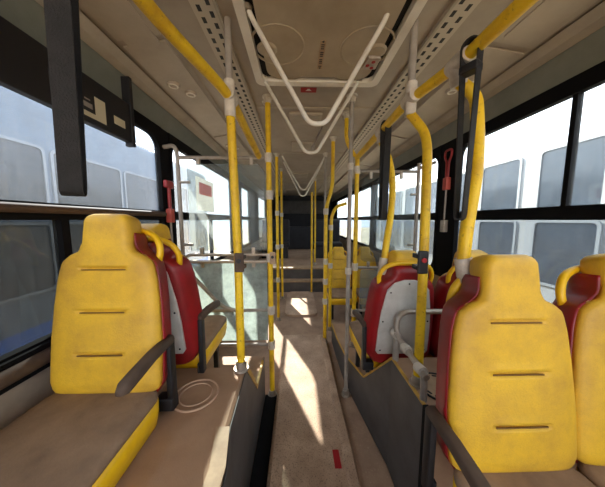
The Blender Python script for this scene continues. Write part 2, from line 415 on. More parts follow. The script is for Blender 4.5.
# ---------------------------------------------------------------- seats
LEAN = math.radians(7)
def interp(tb, s):
    for (a, va), (b, vb) in zip(tb, tb[1:]):
        if s <= b:
            t = max(0, (s-a)/(b-a)); t = t*t*(3-2*t) if abs(vb-va) > .02 else t
            return va+(vb-va)*t
    return tb[-1][1]
WT = [(0, .204), (.012, .216), (.04, .222), (.2, .221), (.34, .211), (.44, .199), (.49, .187), (.512, .178), (.53, .15), (.55, .112), (.575, .1), (.62, .097), (.668, .093), (.686, .083), (.696, .066)]
WT = [(a, b*.97) for a, b in WT]
def tl(x, y, s):
    return Vector((x, y*math.cos(LEAN)+s*math.sin(LEAN), s*math.cos(LEAN)-y*math.sin(LEAN)))
GRV = (.155, .315, .48)
def pad_mesh():
    ss = sorted(set([round(i*.0124, 4) for i in range(1, 56)]+[0, .696, .693, .688]+[round(g+q, 4) for g in GRV for q in (-.010, -.007, -.003, .003, .006, .009)]))
    rings = []
    for s in ss:
        w = interp(WT, s); T = .036*min(1, (max(.02, s)/.03)**.4)*(1 if s < .668 else max(.35, math.sqrt(max(.12, 1-((s-.668)/.030)**2))))
        tb = .004 if s < .585 else .004+.075*min(1, (s-.585)/.04)
        if s > .668: tb *= max(.3, math.sqrt(max(.1, 1-((s-.668)/.030)**2)))
        bulge = .012*math.exp(-((s-.17)/.12)**2)
        n = 34; ring = []
        for i in range(n+1):
            u = -1+2*i/n; u = math.copysign(1-(1-abs(u))**1.25, u)
            y = -(T+bulge*(1-u*u))*(1-abs(u)**7)**.5
            x = u*w
            for g in GRV:
                if abs(x) < .088 and abs(s-g) < .0085:
                    k = (1-abs((s-g)/.0095)**4)*min(1, (.088-abs(x))/.006); y += .014*k
                elif abs(x) < .088 and .0085 <= s-g < .022: y -= .003
            ring.append(tl(x, y, s))
        for i in range(1, n):
            u = 1-2*i/n; ring.append(tl(u*w*.985, tb*(1-abs(u)**8)**.5, s))
        rings.append(ring)
    return MB().loft(rings).mesh('backrest_pad')
def shell_mesh():
    ss = [-.02, -.012, 0]+[i*.02 for i in range(1, 31)]+[.612, .622]
    rings = []
    for s in ss:
        w = interp(WT, max(s, 0))+.0025
        T = .105; 
        if s < 0: w -= .012*(-s/.02)
        if s > .6: T -= .02*((s-.6)/.022)
        n = 20; ring = []
        for i in range(n+1):
            u = -1+2*i/n; u = math.copysign(1-(1-abs(u))**1.3, u); ring.append(tl(u*w, -.004 if abs(u) > .97 else .0055, s))
        for i in range(n+1):
            u = 1-2*i/n; u = math.copysign(1-(1-abs(u))**1.3, u); ring.append(tl(u*w, .008+T*(1-abs(u)**9)**.5, s))
        rings.append(ring)
    return MB().loft(rings).mesh('backrest_shell')
def panel_mesh():
    pts = [(-.15, .05), (.15, .05), (.165, .07), (.16, .22), (.15, .34), (.135, .43), (.125, .485), (.085, .53), (.03, .548), (-.03, .548), (-.085, .53), (-.125, .485), (-.135, .43), (-.15, .34), (-.16, .22), (-.165, .07)]
    return MB().loft([[tl(x*k, y, .27+(s-.27)*k) for x, s in pts] for y, k in ((.105, 1), (.117, 1), (.121, .975))]).mesh('back_panel')
def handle_mesh():
    pts = [tl(-.155, .06, .49), tl(-.165, .062, .56), tl(-.135, .072, .615), tl(-.07, .08, .64), tl(.07, .08, .64), tl(.135, .072, .615), tl(.165, .062, .56), tl(.155, .06, .49)]
    return MB().tube(pts, .0135, .06).mesh('grab_handle')
def cushion_meshes():
    # brown upholstered top over a yellow tub
    def lay(z, ins): return [Vector((a, b, z)) for a, b in rrect(-.21+ins, .21-ins, -.44+ins, .01-ins*.3, .05)]
    top = MB().loft([lay(-.030, .002), lay(-.012, 0), lay(0, .01), lay(.006, .03), lay(.008, .08)]).mesh('cushion_top')
    sd = MB().loft([lay(-.14, .03), lay(-.13, .010), lay(-.08, .001), lay(-.031, .0)]).mesh('cushion_tub')
    return top, sd
def arm_mesh(sgn):
    x = sgn*.218
    mb = MB(); rings = []
    for y, z, h, w in [(.07, .195, .010, .014), (.06, .20, .019, .018), (-.06, .198, .02, .019), (-.15, .187, .021, .02), (-.195, .18, .02, .02), (-.215, .177, .010, .012)]:
        rings.append([Vector((x+w*math.copysign(abs(math.cos(a))**.6, math.cos(a)), y, z+h*math.copysign(abs(math.sin(a))**.6, math.sin(a)))) for a in [2*math.pi*k/16 for k in range(16)]])
    return mb.loft(rings).mesh('armrest')
def bracket_mesh(sgn):
    x = sgn*.218
    return MB().box((x-.012, .035, -.108), (x+.012, .075, .19), .004).box((x-sgn*.04-.02, .03, -.105), (x+.01, .08, -.05), .004).mesh('armrest_bracket')
ME = {'pad': pad_mesh(), 'shell': shell_mesh(), 'panel': panel_mesh(), 'handle': handle_mesh(), 'arm1': arm_mesh(1), 'arm-1': arm_mesh(-1), 'br1': bracket_mesh(1), 'br-1': bracket_mesh(-1)}
ME['top'], ME['tub'] = cushion_meshes()
sl = MB(); sl.loft([[tl(x, -.0285+dy, s_) for x, s_ in ((-.084, -.0058), (.084, -.0058), (.084, -.002), (-.084, -.002))] for dy in (0, .004)]); ME['slot'] = sl.mesh('slot_shadow_insert'); ME['slot'].materials.append(M['slotdark'])  # seam insert with the groove shadow painted into its dark colour
sc = MB(); sc.cyl((0, 0, 0), (0, .005, 0), .006, .004, 10); ME['screw'] = sc.mesh('screw')
for k, mt in (('pad', 'yellow_pad'), ('shell', 'red'), ('panel', 'grey_panel'), ('handle', 'yellow'), ('arm1', 'arm'), ('arm-1', 'arm'), ('br1', 'black'), ('br-1', 'black'), ('top', 'brown_pad'), ('tub', 'yellow'), ('screw', 'blackrub')):
    ME[k].materials.append(M[mt])
    for p in ME[k].polygons: p.use_smooth = True
def child(name, me, par, label=None):
    o = bpy.data.objects.new(name, me); C.objects.link(o); o.parent = par
    if label: o['label'] = label
    return o
def seat(x, y, zc, h, rear, away, arm, label, armdz=0, loop=True, armdx=0, group='yellow and red bus seats'):
    r = thing('bus_seat', label, 'seat', (x, y, zc-h), group)
    if away: r.rotation_euler.z = math.pi
    def ch(n, k, lab=None):
        o = child(n, ME[k], r, lab); o.location.z = h; return o
    pd = ch('backrest', 'pad', 'yellow vinyl backrest with three slots')
    for g in GRV:
        q = child('slot_shadow_insert', ME['slot'], pd); q.location = tl(0, -.004-.012*math.exp(-((g-.17)/.12)**2), g)
    s = ch('back_shell', 'shell', 'red plastic back shell')
    p = ch('back_panel', 'panel', 'grey panel on the rear of the seat')
    for sx, ss in ((-.14, .08), (.14, .08), (-.138, .28), (.138, .28), (-.105, .47), (.105, .47), (0, .525)):
        q = child('screw', ME['screw'], p); q.location = tl(sx, .119, ss)
    loop and ch('grab_handle', 'handle'); ch('cushion', 'top', 'brown dusty seat cushion'); ch('cushion_tub', 'tub', 'yellow seat base')
    if arm:
        a = ch('armrest', 'arm%d' % arm, 'brown padded armrest'); a.location.z += armdz; a.location.x += armdx; ab = child('armrest_bracket', ME['br%d' % arm], a)
    mb = MB()
    mb.box((-.17, -.36, h-.15), (.17, -.03, h-.125))
    for sx in (-.15, .15):
        mb.box((sx-.015, -.34, 0), (sx+.015, -.31, h-.13)).box((sx-.015, -.09, h-.13-rear), (sx+.015, -.06, h-.13))
    o = bpy.data.objects.new('seat_frame', mb.mesh('seat_frame')); C.objects.link(o); o.parent = r; o.data.materials.append(M['black'])
    return r
seat(-.75, .855, -.668, .147, .017, False, 1, 'yellow seat facing the camera beside the left window, with raised brown armrest', -.025)
seat(-.73, 1.225, -.71, .46, .22, True, -1, 'red-backed seat directly behind the left yellow seat, turned the other way')
seat(.71, .66, -.808, .732, .60, False, -1, 'large yellow seat facing the camera at right, beside the aisle', -.055, False, -.025)
seat(1.142, .67, -.808, .732, .60, False, 0, 'yellow seat at the right edge of the picture, against the window')
seat(.66, 1.47, -.88, .35, .09, True, 1, 'red seat seen from behind with grey riveted panel, behind the yellow pole')
seat(1.09, 1.47, -.88, .35, .09, True, 0, 'red seat seen from behind, nearest the right window, mostly hidden by the big yellow seat')
seat(.70, 3.72, -1.14, .40, .27, False, 0, 'farther yellow seat behind the right clear screen, on the aisle side')
seat(1.145, 3.72, -1.14, .40, .27, False, 0, 'farther yellow seat behind the right clear screen, on the window side')

# ---------------------------------------------------------------- poles and rails
PR = .0215
def flange(mb, p, up=False):
    z = p[2]; k = -1 if up else 1
    mb.cyl((p[0], p[1], z), (p[0], p[1], z+k*.012), .042, .04, 20).cyl((p[0], p[1], z+k*.012), (p[0], p[1], z+k*.05), .03, .027, 20); return mb
def clampm(p, d=(0, 0, 1), L=.07, r=.03):
    p = Vector(p); d = Vector(d).normalized(); return MB().cyl(p-d*L/2, p+d*L/2, r, r, 16)
def pole(name, label, pts, r=PR, m='yellow_tube', bend=.1, foot=True, head=True, clamps=(), cat='pole', group=None):
    p0 = Vector(pts[0]); lo = min(pts, key=lambda p: p[2])
    t = thing(name, label, cat, lo, group)
    MB().tube(pts, r, bend, 14).build('tube', M[m], t, True)
    if foot: flange(MB(), pts[-1]).build('foot', M['steel'], t, True)
    if head: flange(MB(), pts[0], True).build('ceiling_cap', M['clamp'], t, True)
    for c in clamps: clampm(*c).build('clamp', M['clamp'], t, True)
    return t

# left overhead rail, with its bent front end
lr = thing('overhead_rail', 'thick yellow overhead rail bending down at the upper left', 'handrail', (-.40, .6, .55))
pA, pB, pC, pD = Vector((-.455, -.6, .6)), Vector((-.435, .74, .615)), Vector((-.328, 1.19, .605)), Vector((-.30, 1.87, .50))
MB().tube([pA, pB, pC-Vector((0, .02, 0)), pD], PR+.002, .12, 14).build('tube', M['yellow_tube'], lr, True)
MB().cyl(pC+Vector((-.004, -.03, .002)), pC+Vector((.001, .05, -.002)), .031).cyl(pC+Vector((0, 0, -.10)), pC, .027).cyl(pC, pC+Vector((0, 0, .07)), .026).build('clamp', M['clamp'], lr, True)
pole('grab_pole', 'yellow pole standing on the left wheel arch box', [pC-Vector((0, 0, .03)), (-.312, 1.195, -.2), (-.309, 1.185, -.82)], PR, bend=.02, head=False)
tag(MB().tube([(-.328, 1.19, ZT), (-.328, 1.19, .66)], .017).build('ceiling_stanchion', M['grey_tube'], None, True), 'short grey stanchion from the ceiling to the left yellow rail', 'stanchion', 'ceiling stanchions')

# right overhead rail
rr = thing('overhead_rail', 'long straight yellow overhead rail with pale joints above right seats', 'handrail', (.58, 1.5, .58))
MB().tube([(.655, -.6, .6), (.625, .93, .6), (.568, 1.2, .6), (.568, 2.2, .585)], PR+.002, .1, 14).build('tube', M['yellow_tube'], rr, True)
j1, j2, j3 = Vector((.622, .935, .6)), Vector((.568, 1.185, .6)), Vector((.568, 1.585, .593))
c = MB().cyl(j1-Vector((0, .07, 0)), j1+Vector((0, .03, 0)), .031).cyl(j1, j1+Vector((.02, .005, -.075)), .03)
c.build('clamp', M['clamp'], rr, True)
for k in range(4): pass
MB().cyl(j2-Vector((0, .05, 0)), j2+Vector((0, .05, 0)), .031).cyl(j2+Vector((0, 0, .075)), j2-Vector((0, 0, .08)), .027).build('clamp', M['clamp'], rr, True)
MB().cyl(j3-Vector((0, .04, 0)), j3+Vector((0, .04, 0)), .03).cyl(j3, j3-Vector((0, 0, .075)), .027).build('clamp', M['clamp'], rr, True)
tag(MB().tube([(.568, 1.185, ZT), (.568, 1.185, .67)], .018).build('ceiling_stanchion', M['grey_tube'], None, True), 'short grey stanchion from the ceiling to the right yellow rail', 'stanchion', 'ceiling stanchions')
# bent poles on the right
q = [j1+Vector((.02, .005, -.06)), at(476, 95, .92), at(478, 130, .90), at(477, 170, .88), at(466, 232, .85), at(463, 262, .845)]
t = pole('grab_pole', 'thick curved yellow pole dropping to the shoulder of the big right seat', q, PR+.001, bend=.1, foot=False, head=False)
a, b = at(463, 258, .845), at(466, 276, .84)
MB().cyl(a, b, .03, .032, 14).box(tuple(b-Vector((.026, .02, .03))), tuple(b+Vector((.03, .02, .025))), .01).build('clamp', M['clamp'], t, True)
MB().tube([b, at(454, 288, .85), at(450, 302, .85), at(451, 322, .845)], .016, .05).build('lower_loop', M['yellow'], t, True)
q = [j2-Vector((0, 0, .07)), at(425, 132, 1.14), at(427.5, 150, 1.12), at(424, 250, 1.07), (.602, 1.045, -.82)]
t = pole('grab_pole', 'yellow pole bent at the top, standing on the right wheel arch box', q, PR, bend=.09, head=False)
q = [j3-Vector((0, 0, .06)), at(390, 160, 1.55), at(393, 185, 1.52), at(391, 215, 1.48), at(386, 245, 1.42), at(384, 262, 1.40)]
t = pole('grab_pole', 'slim curved yellow pole ending at the red seat shoulder', q, PR-.001, bend=.12, foot=False, head=False)
a, b = at(384, 258, 1.405), at(382, 274, 1.40)
MB().cyl(a, b, .026, .03, 14).build('clamp', M['clamp'], t, True)
MB().tube([b, at(377, 284, 1.38), at(376, 292, 1.37)], .015, .04).build('lower_loop', M['yellow'], t, True)

# partition poles
def at_floor(px, y): return at(px, 240, y)
pole('aisle_pole', 'tall yellow floor to ceiling pole at the left glass screen', [(-.225, 1.87, ZT), (-.222, 1.87, -1.54)], PR, clamps=[((-.225, 1.87, .49),), ((-.223, 1.87, .2),), ((-.223, 1.87, -.31),), ((-.222, 1.87, -.76),), ((-.222, 1.87, -1.07),)], group=None)
pole('aisle_pole', 'grey floor to ceiling pole just left of the right screen', [(.425, 1.84, ZT), (.425, 1.84, -1.528)], .0165, 'grey_tube', clamps=[((.425, 1.84, .42), (0, 0, 1), .05, .024), ((.425, 1.84, -.42), (0, 0, 1), .05, .026)])
pole('aisle_pole', 'yellow pole of the right clear screen, under the rail end', [(.572, 2.2, .60), (.572, 2.2, -1.285)], PR-.001, head=False, clamps=[((.572, 2.2, .47),), ((.572, 2.2, -.46),), ((.572, 2.2, -.93),)])
pole('drop_pole', 'short yellow pole curving from the ceiling to the right rail end', [(.445, 2.12, ZT), (.445, 2.12, .70), (.545, 2.19, .60)], .018, foot=False, bend=.08)
pole('aisle_pole', 'yellow pole cranked halfway, beyond the right clear screen', [(.42, 2.72, ZT), (.42, 2.72, .38), (.345, 2.72, .15), (.345, 2.72, ZF)], PR, bend=.12, clamps=[((.345, 2.72, .1),), ((.345, 2.72, -.5),), ((.345, 2.72, -.75),), ((.345, 2.72, -1.0),)])
pole('aisle_pole', 'yellow pole leaning out to a hooked top, far right of aisle', [(.66, 3.05, .22), (.52, 3.05, .18), (.46, 3.05, .04), (.455, 3.05, ZF)], PR, bend=.1, head=False, clamps=[((.455, 3.05, -.1),), ((.455, 3.05, -.62),)])
pole('aisle_pole', 'grey slim pole farther down the right of the aisle', [(.41, 3.35, ZT), (.41, 3.35, ZF)], .016, 'grey_tube')
pole('aisle_pole', 'slender yellow pole before the rear steps, right side', [(.30, 4.6, .55), (.30, 4.6, ZF)], PR-.002, bend=.1, head=False)
pole('aisle_pole', 'slender yellow pole on the rear deck, right side', [(.43, 5.4, ZT), (.43, 5.4, -1.06)], PR-.002)
pole('aisle_pole', 'second yellow pole behind the left glass screen', [(-.29, 3.38, ZT), (-.29, 3.38, ZF)], PR, clamps=[((-.29, 3.38, .1),), ((-.29, 3.38, -.4),), ((-.29, 3.38, -.9),)])
pole('aisle_pole', 'third yellow pole behind the left glass screen, near the steps', [(-.29, 4.35, ZT), (-.29, 4.35, ZF)], PR, clamps=[((-.29, 4.35, .1),), ((-.29, 4.35, -.5),)])
pole('aisle_pole', 'yellow pole left of the rear steps', [(-.35, 5.3, ZT), (-.35, 5.3, -1.06)], PR-.002)

# ---------------------------------------------------------------- screens
lp = thing('partition_screen', 'left glass draught screen on grey tubes behind the turned seat', 'screen', (-.58, 1.87, -1.17))
yp = 1.87
tb = MB().tube([(XL+.012, yp-.01, .565), (-.955, yp-.01, .58), (-.94, yp, .52), (-.935, yp, -.9), (-.92, yp, -1.17)], .0155, .05)
tb.build('post', M['grey_tube'], lp, True)
MB().tube([(-.94, yp, .49), (-.215, yp, .49)], .0145).build('rail', M['grey_tube'], lp, True)
MB().tube([(-.22, yp, -.285), (-.88, yp, -.285), (-.915, yp-.05, -.305), (-.88, yp-.10, -.325), (-.24, yp-.10, -.325)], .0135, .06).build('rail', M['steel'], lp, True)
MB().tube([(-.925, yp, -.76), (-.22, yp, -.76)], .0145).build('rail', M['grey_tube'], lp, True)
MB().tube([(-.925, yp, -1.07), (-.22, yp, -1.07)], .0145).build('rail', M['grey_tube'], lp, True)
MB().tube([(-.93, yp-.02, -.44), (-.86, yp-.03, -.45), (-.62, yp-.03, -.72), (-.5, yp-.02, -.76)], .0155, .1).build('brace', M['grey_tube'], lp, True)
MB().prism([(-.87, .44), (-.30, .44), (-.25, .38), (-.25, -.25), (-.87, -.25)], 1, yp-.003, yp+.003).build('glass_pane', M['screen'], lp)
MB().prism([(-.87, -.35), (-.25, -.35), (-.25, -1.03), (-.87, -1.03)], 1, yp-.003, yp+.003).build('frosted_pane', M['frosted'], lp)
for x, z in ((-.78, .465), (-.36, .465), (-.78, -.255), (-.36, -.255), (-.78, -.36), (-.36, -.36)):
    MB().box((x-.014, yp-.014, z-.03), (x+.014, yp+.014, z+.03), .004).build('pane_clip', M['steel'], lp)
for z in (.3, -.2, -.44, -.55):
    MB().cyl((-.93, yp, z), (-.85, yp, z), .011).build('pane_clip', M['steel'], lp, True)

rp = thing('partition_screen', 'right clear screen with rounded corner behind the turned red seats', 'screen', (.9, 2.25, -1.36))
yq = 2.25
MB().tube([(1.19, yq, .55), (1.19, yq, -1.36)], .0165).build('post', M['grey_tube'], rp, True)
MB().tube([(1.35, yq, .56), (1.19, yq, .50)], .0155).build('post', M['grey_tube'], rp, True)
for z in (.47, -.48, -.93):
    MB().tube([(.575, yq, z), (1.19, yq, z)], .0145).build('rail', M['grey_tube'], rp, True)
MB().prism(rrect(.64, 1.15, -.42, .40, .05), 1, yq-.003, yq+.003).build('glass_pane', M['screen_clear'], rp)
MB().prism(rrect(.64, 1.15, -.9, -.5, .03), 1, yq-.003, yq+.003).build('glass_pane', M['screen'], rp)
for x, z in ((.72, .435), (1.02, .435), (.72, -.45), (1.02, -.45)):
    MB().box((x-.013, yq-.014, z-.035), (x+.013, yq+.014, z+.03), .004).build('pane_clip', M['steel'], rp)
for z in (.25, -.25): MB().cyl((1.19, yq, z), (1.12, yq, z), .011).build('pane_clip', M['steel'], rp, True)

# low steel guard rail on the right box
gr = thing('guard_rail', 'low bent steel rail with clamps along the right wheel arch box', 'guard rail', (.58, 1.27, -.82))
MB().tube([(.575, .93, -.70), (.575, 1.24, -.66), (.577, 1.25, -.57), (.62, 1.255, -.53), (1.0, 1.255, -.53), (1.34, 1.255, -.53)], .0155, .07).build('tube', M['steel'], gr, True)
MB().tube([(.577, 1.245, -.66), (.577, 1.245, -.82)], .017).build('post', M['grey_tube'], gr, True)
MB().tube([(.575, .95, -.70), (.575, .945, -.82)], .015).build('post', M['grey_tube'], gr, True)
for y, z in ((1.25, -.662), (1.12, -.678), (.98, -.695)):
    clampm((.575, y, z), (0, 1, -.12), .05, .024).build('clamp', M['clamp'], gr, True)

# ---------------------------------------------------------------- ceiling fittings
ht = thing('roof_hatch', 'beige roof escape hatch in a pale frame overhead', 'roof hatch', (.14, 1.33, .90))
hx0, hx1, hy0, hy1 = -.225, .505, .86, 1.615
ring_frame(MB(), rrect(hx0-.045, hx1+.045, hy0-.05, hy1+.05, .05), rrect(hx0, hx1, hy0, hy1, .05), ZT-.035, ZT-.0005, 2).build('frame', M['hatchwhite'], ht)
MB().box((hx0+.003, hy0+.003, ZT-.004), (hx1-.003, hy1-.003, ZT-.0008)).build('gap_shade', M['dark'], ht)  # black plate painting the shade in the gap around the lid
hp = rrect(hx0+.035, hx1-.035, hy0+.02, hy1-.02, .07)
hp = [p for p in hp if not (p[1] > hy1-.05 and abs(p[0]-.14) < .13)]
# lid outline with a finger notch at the far edge
lid = []
for p in rrect(hx0+.04, hx1-.04, hy0+.02, hy1-.012, .09): lid.append(p)
ins = [(.14+.15, hy1-.012), (.14+.11, hy1-.04), (.14-.11, hy1-.04), (.14-.15, hy1-.012)]
k = next(i for i, (p, q) in enumerate(zip(lid, lid[1:])) if p[1] > hy1-.02 and q[1] > hy1-.02 and abs(p[0]-q[0]) > .2)
lid = lid[:k+1]+ins+lid[k+1:]
MB().prism(lid, 2, ZT-.026, ZT-.005).build('lid', M['hatch'], ht)
for x in (-.10, .38):
    MB().torus((x, 1.32, ZT-.0235), .14, .006).build('recess_ring', M['hatch'], ht, True)
    MB().cyl((x-(.06 if x < 0 else -.06), 1.34, ZT-.026), (x-(.06 if x < 0 else -.06), 1.34, ZT-.035), .055, .045, 24).build('boss', M['hatch'], ht, True)
MB().box((.125, 1.27, ZT-.0285), (.155, 1.49, ZT-.0265)).build('instruction_strip', M['edgedust'], ht)
gm = MB()
for k in range(13):
    if k % 4 != 3: gm.box((.131, 1.295+k*.014, ZT-.0292), (.149, 1.302+k*.014, ZT-.0285))
for k in (0, 1):
    y = 1.278 if k == 0 else 1.482; gm.cyl((.14, y, ZT-.0292), (.14, y, ZT-.0284), .010, .010, 3)
gm.build('printed_text', M['black'], ht)
MB().box((.40, 1.36, ZT-.05), (.475, 1.46, ZT-.026), .008).build('latch', M['steel'], ht)
for (x, y) in ((.415, 1.42), (.44, 1.39), (.445, 1.44)):
    MB().cyl((x, y, ZT-.052), (x, y, ZT-.0495), .011).build('latch_button', M['redsign'], ht, True)

st = thing('ceiling_sticker', 'small red sticker with white arrow beside the roof hatch', 'sticker', (.12, 1.82, ZT-.002))
MB().box((.03, 1.74, ZT-.003), (.145, 1.80, ZT-.0005)).build('red_label', M['redsign'], st)
MB().prism([(.065, 1.778), (.110, 1.778), (.097, 1.761), (.097, 1.753), (.078, 1.753), (.078, 1.761)], 2, ZT-.004, ZT-.003).build('white_arrow', M['paperwhite'], st)

for i, (y, dz, lab) in enumerate(((1.12, .50, 'front white ceiling loop hanging nearest the camera'), (1.62, .49, 'second white ceiling loop, just behind the front one'), (3.42, .50, 'far white ceiling loop above the rear aisle'), (3.75, .56, 'farthest white ceiling loop, nested behind the far one'))):
    r = .0115
    lo = thing('grab_loop', lab, 'grab loop', (.09, y, ZT-dz), 'white ceiling grab loops')
    x0, x1 = -.22, .42
    MB().tube([(x0, y, ZT), (x0+.02, y, ZT-.05), (.06, y, ZT-dz), (.135, y, ZT-dz), (x1-.02, y, ZT-.05), (x1, y, ZT)], r, .11, 12).build('tube', M['white_tube'], lo, True)
    for x in (x0, x1): MB().cyl((x, y, ZT), (x, y, ZT-.025), .024, .02).build('mount', M['steel'], lo, True)
tag(MB().tube([at(322, 127, 2.3), at(312, 149, 1.64)], .008).build('brace_rod', M['grey_tube'], None, True), 'thin grey rod touching the second white loop', 'rod')

for y0, y1, lab in ((2.1, 2.33, 'shallow rectangular ceiling lamp, unlit, just past the hatch'), (2.86, 3.2, 'unlit rectangular ceiling lamp farther down the aisle'), (4.7, 5.2, 'unlit rectangular ceiling lamp above the rear steps')):
    cl = thing('ceiling_lamp', lab, 'ceiling lamp', (.08, (y0+y1)/2, ZT-.02), 'unlit ceiling lamps')
    MB().box((-.07, y0, ZT-.022), (.23, y1, ZT-.0005), .008).build('housing', M['ceiling2'], cl)
    MB().box((-.05, y0+.02, ZT-.026), (.21, y1-.02, ZT-.022)).build('diffuser', M['cove'], cl)

def duct_z(x): # height of the duct panel's lower face
    a = abs(x-XC); return .912-(a-.835)/(1.05-.835)*.033
def vents(sg, y, lab):
    v = thing('air_nozzle', lab, 'air vent', (XC+sg*.95, y, .88), 'pairs of round air nozzles')
    for k in (-1, 1):
        x = XC+sg*(.95-.03*k); yy = y+k*.06; z = duct_z(x)
        n = MB().cyl((x, yy, z+.004), (x, yy, z-.010), .042, .036, 24).build('nozzle', M['ceiling2'], v, True)
        MB().torus((x, yy, z-.010), .026, .005, n=20).build('nozzle_ring', M['hatchwhite'], n, True)
vents(-1, 1.68, 'two round air nozzles in the left ceiling duct, nearest ones')
vents(-1, 2.9, 'two round air nozzles in the left ceiling duct past the screen')
vents(1, 1.6, 'two round air nozzles in the right ceiling duct above the rail')
def lid(sg, y0, y1, lab):
    a, b = XC+sg*1.02, XC+sg*.865
    pts = rrect(min(a, b), max(a, b), y0, y1, .03)
    mb = MB(); mb.loft([[Vector((x, y, duct_z(x)+k)) for x, y in pts] for k in (.003, -.004)])
    o = mb.build('duct_cover', M['ceiling2']); tag(o, lab, 'duct cover', 'rounded covers on the ceiling ducts')
lid(-1, .75, 1.3, 'rounded cover in the left ceiling duct, near the black sign')
lid(1, .62, 1.22, 'rounded cover in the right ceiling duct, above the black strap')
gv = thing('louvre_vent', 'small pale louvred grille tucked behind the left yellow rail', 'vent', (XC-.72, .93, .935))
x0, x1 = XC-.77, XC-.675
MB().box((x0, .84, .938), (x1, 1.02, .9495), .003).build('frame', M['hatchwhite'], gv)
for k in range(6): MB().box((x0+.01, .862+k*.026, .934), (x1-.01, .872+k*.026, .9385)).build('slat', M['black'], gv)
tag(MB().cyl((XC-.42, 1.95, ZT), (XC-.42, 1.95, ZT-.02), .025, .018).build('ceiling_fitting', M['clamp'], None, True), 'small round pale ceiling fitting beside the left pole', 'fitting')

# ---------------------------------------------------------------- hanging straps
def strap(name, label, x, y, ztop, zbot, hw, gap, wdir, clip=True, lean=(0, 0)):
    t = thing(name, label, 'strap', (x, y, zbot), 'black hanging straps')
    w = Vector(wdir).normalized(); o = Vector((w.y, -w.x, 0)); c = Vector((x, y, 0)); z0 = zbot+gap
    pts = []
    for k in range(9):
        a = math.pi*k/8; pts.append(c+o*(.027*math.cos(a))+Vector((0, 0, ztop+.027*math.sin(a))))
    for f in (.25, .5, .75): pts.append(c-o*(.027+(gap-.027)*f)+Vector((0, 0, ztop+(z0-ztop)*f)))
    for k in range(11):
        a = math.pi+math.pi*k/10; pts.append(c+o*(gap*math.cos(a))+Vector((0, 0, z0+gap*math.sin(a))))
    for f in (.75, .5, .25): pts.append(c+o*(.027+(gap-.027)*f)+Vector((0, 0, ztop+(z0-ztop)*f)))
    pts = [p+Vector((lean[0], lean[1], 0))*(ztop-p.z)/(ztop-zbot) for p in pts]
    MB().tube(pts, 0, 0, loop=True, flat=(w, hw, .0022)).build('webbing', M['strap'], t, True)
    if clip:
        MB().box((x-.023, y-.03, ztop-.085), (x+.023, y+.03, ztop-.055), .006, rot=Matrix.Rotation(math.atan2(w.y, w.x), 4, 'Z'), piv=(x, y, ztop)).build('buckle', M['black'], t)
    return t
strap('hand_strap', 'wide black strap loop hanging in front of the left window', -.426, .475, .605, .05, .0175, .012, (.88, .47, 0), False, (-.022, 0))
strap('hand_strap', 'black strap with buckle hanging beside the thick curved yellow pole', .617, .85, .603, .0, .019, .013, (.85, .5, 0))
strap('hand_strap', 'narrow black strap hanging near the slim curved yellow pole', .568, 1.50, .597, .0, .022, .016, (1, .2, 0), False)

# ---------------------------------------------------------------- small fittings
sg = thing('window_sign', 'long black box with printed strip along the top of the left window', 'sign box', (-.985, .4, .44))
MB().box((-1.0, -.9, .45), (-.965, 1.42, .665), .004).build('case', M['black'], sg)
MB().box((-1.003, 1.405, .43), (-.955, 1.43, .815), .004).build('end_post', M['black'], sg)
lab = MB().box((-.9655, .97, .475), (-.9635, 1.24, .59)).build('printed_label', M['black'], sg)
MB().prism([(.98, .478), (1.23, .478), (1.23, .585), (1.17, .585), (1.17, .50), (.98, .50)], 0, -.9637, -.9625).build('label_border', M['paper'], lab)
for y in (.985, 1.05, 1.11):
    MB().box((-.9637, y, .518), (-.9625, y+.045, .54)).build('label_print', M['grey_tube'], lab)
    MB().box((-.9637, y+.006, .552), (-.9625, y+.035, .558)).build('label_print', M['grey_tube'], lab)
MB().box((-.9655, 1.285, .51), (-.9630, 1.36, .55)).build('small_label', M['paper'], sg)

def hammer(sgn, X, y, z0, z1, label, fork):
    t = thing('emergency_hammer', label, 'hammer', (X, y, z0))
    x = X
    MB().box((x-.022, y-.028, z0), (x+.022, y+.028, z0+.11), .008).build('holder', M['redpink'], t)
    if fork:
        MB().tube([(x, y-.012, z0+.11), (x, y-.015, z1-.10), (x, y-.045, z1-.06), (x, y-.045, z1), (x, y+.045, z1), (x, y+.045, z1-.06), (x, y+.015, z1-.10), (x, y+.012, z0+.11)], .0095, .03).build('handle', M['redbright'], t, True)
    else:
        MB().tube([(x, y, z0+.10), (x, y, z1-.03)], .014).box((x-.018, y-.05, z1-.06), (x+.018, y+.05, z1), .012).build('handle', M['redbright'], t, True)
    MB().tube([(x, y, z0), (x, y+.005, z0-.3)], .008).build('cable', M['grey_tube'], t, True)
    if fork:
        MB().box((x-.02, y-.028, z0-.38), (x+.02, y+.028, z0-.27), .006).build('buckle', M['steel'], t)
    return t
hammer(-1, XL+.035, 1.86, -.02, .31, 'red emergency hammer in its holder on the left window pillar', False)
hammer(1, XR-.03, 2.06, .27, .62, 'red forked emergency hammer above the right seats', True)
bb = MB()
def bell(x, y, z, s, label, m):
    t = thing('bell_box', label, 'bell box', (x, y, z-s), 'stop bell boxes')
    MB().box((x-.024, y-.034, z-s), (x+.024, y-.018, z+s), .005).box((x-.026, y-.022, z-s*.7), (x+.026, y+.026, z-s*.3), .004).box((x-.026, y-.022, z+s*.3), (x+.026, y+.026, z+s*.7), .004).build('housing', M[m], t)
    MB().cyl((x, y-.033, z+s*.2), (x, y-.041, z+s*.2), .012).build('button', M['black'] if m != 'black' else M['redsign'], t, True)
bell(.597, 1.075, -.20, .055, 'black stop button box on the pole beside the red seat', 'black')
bell(-.30, 1.195, -.22, .05, 'dark stop button box on the left yellow pole', 'arm')
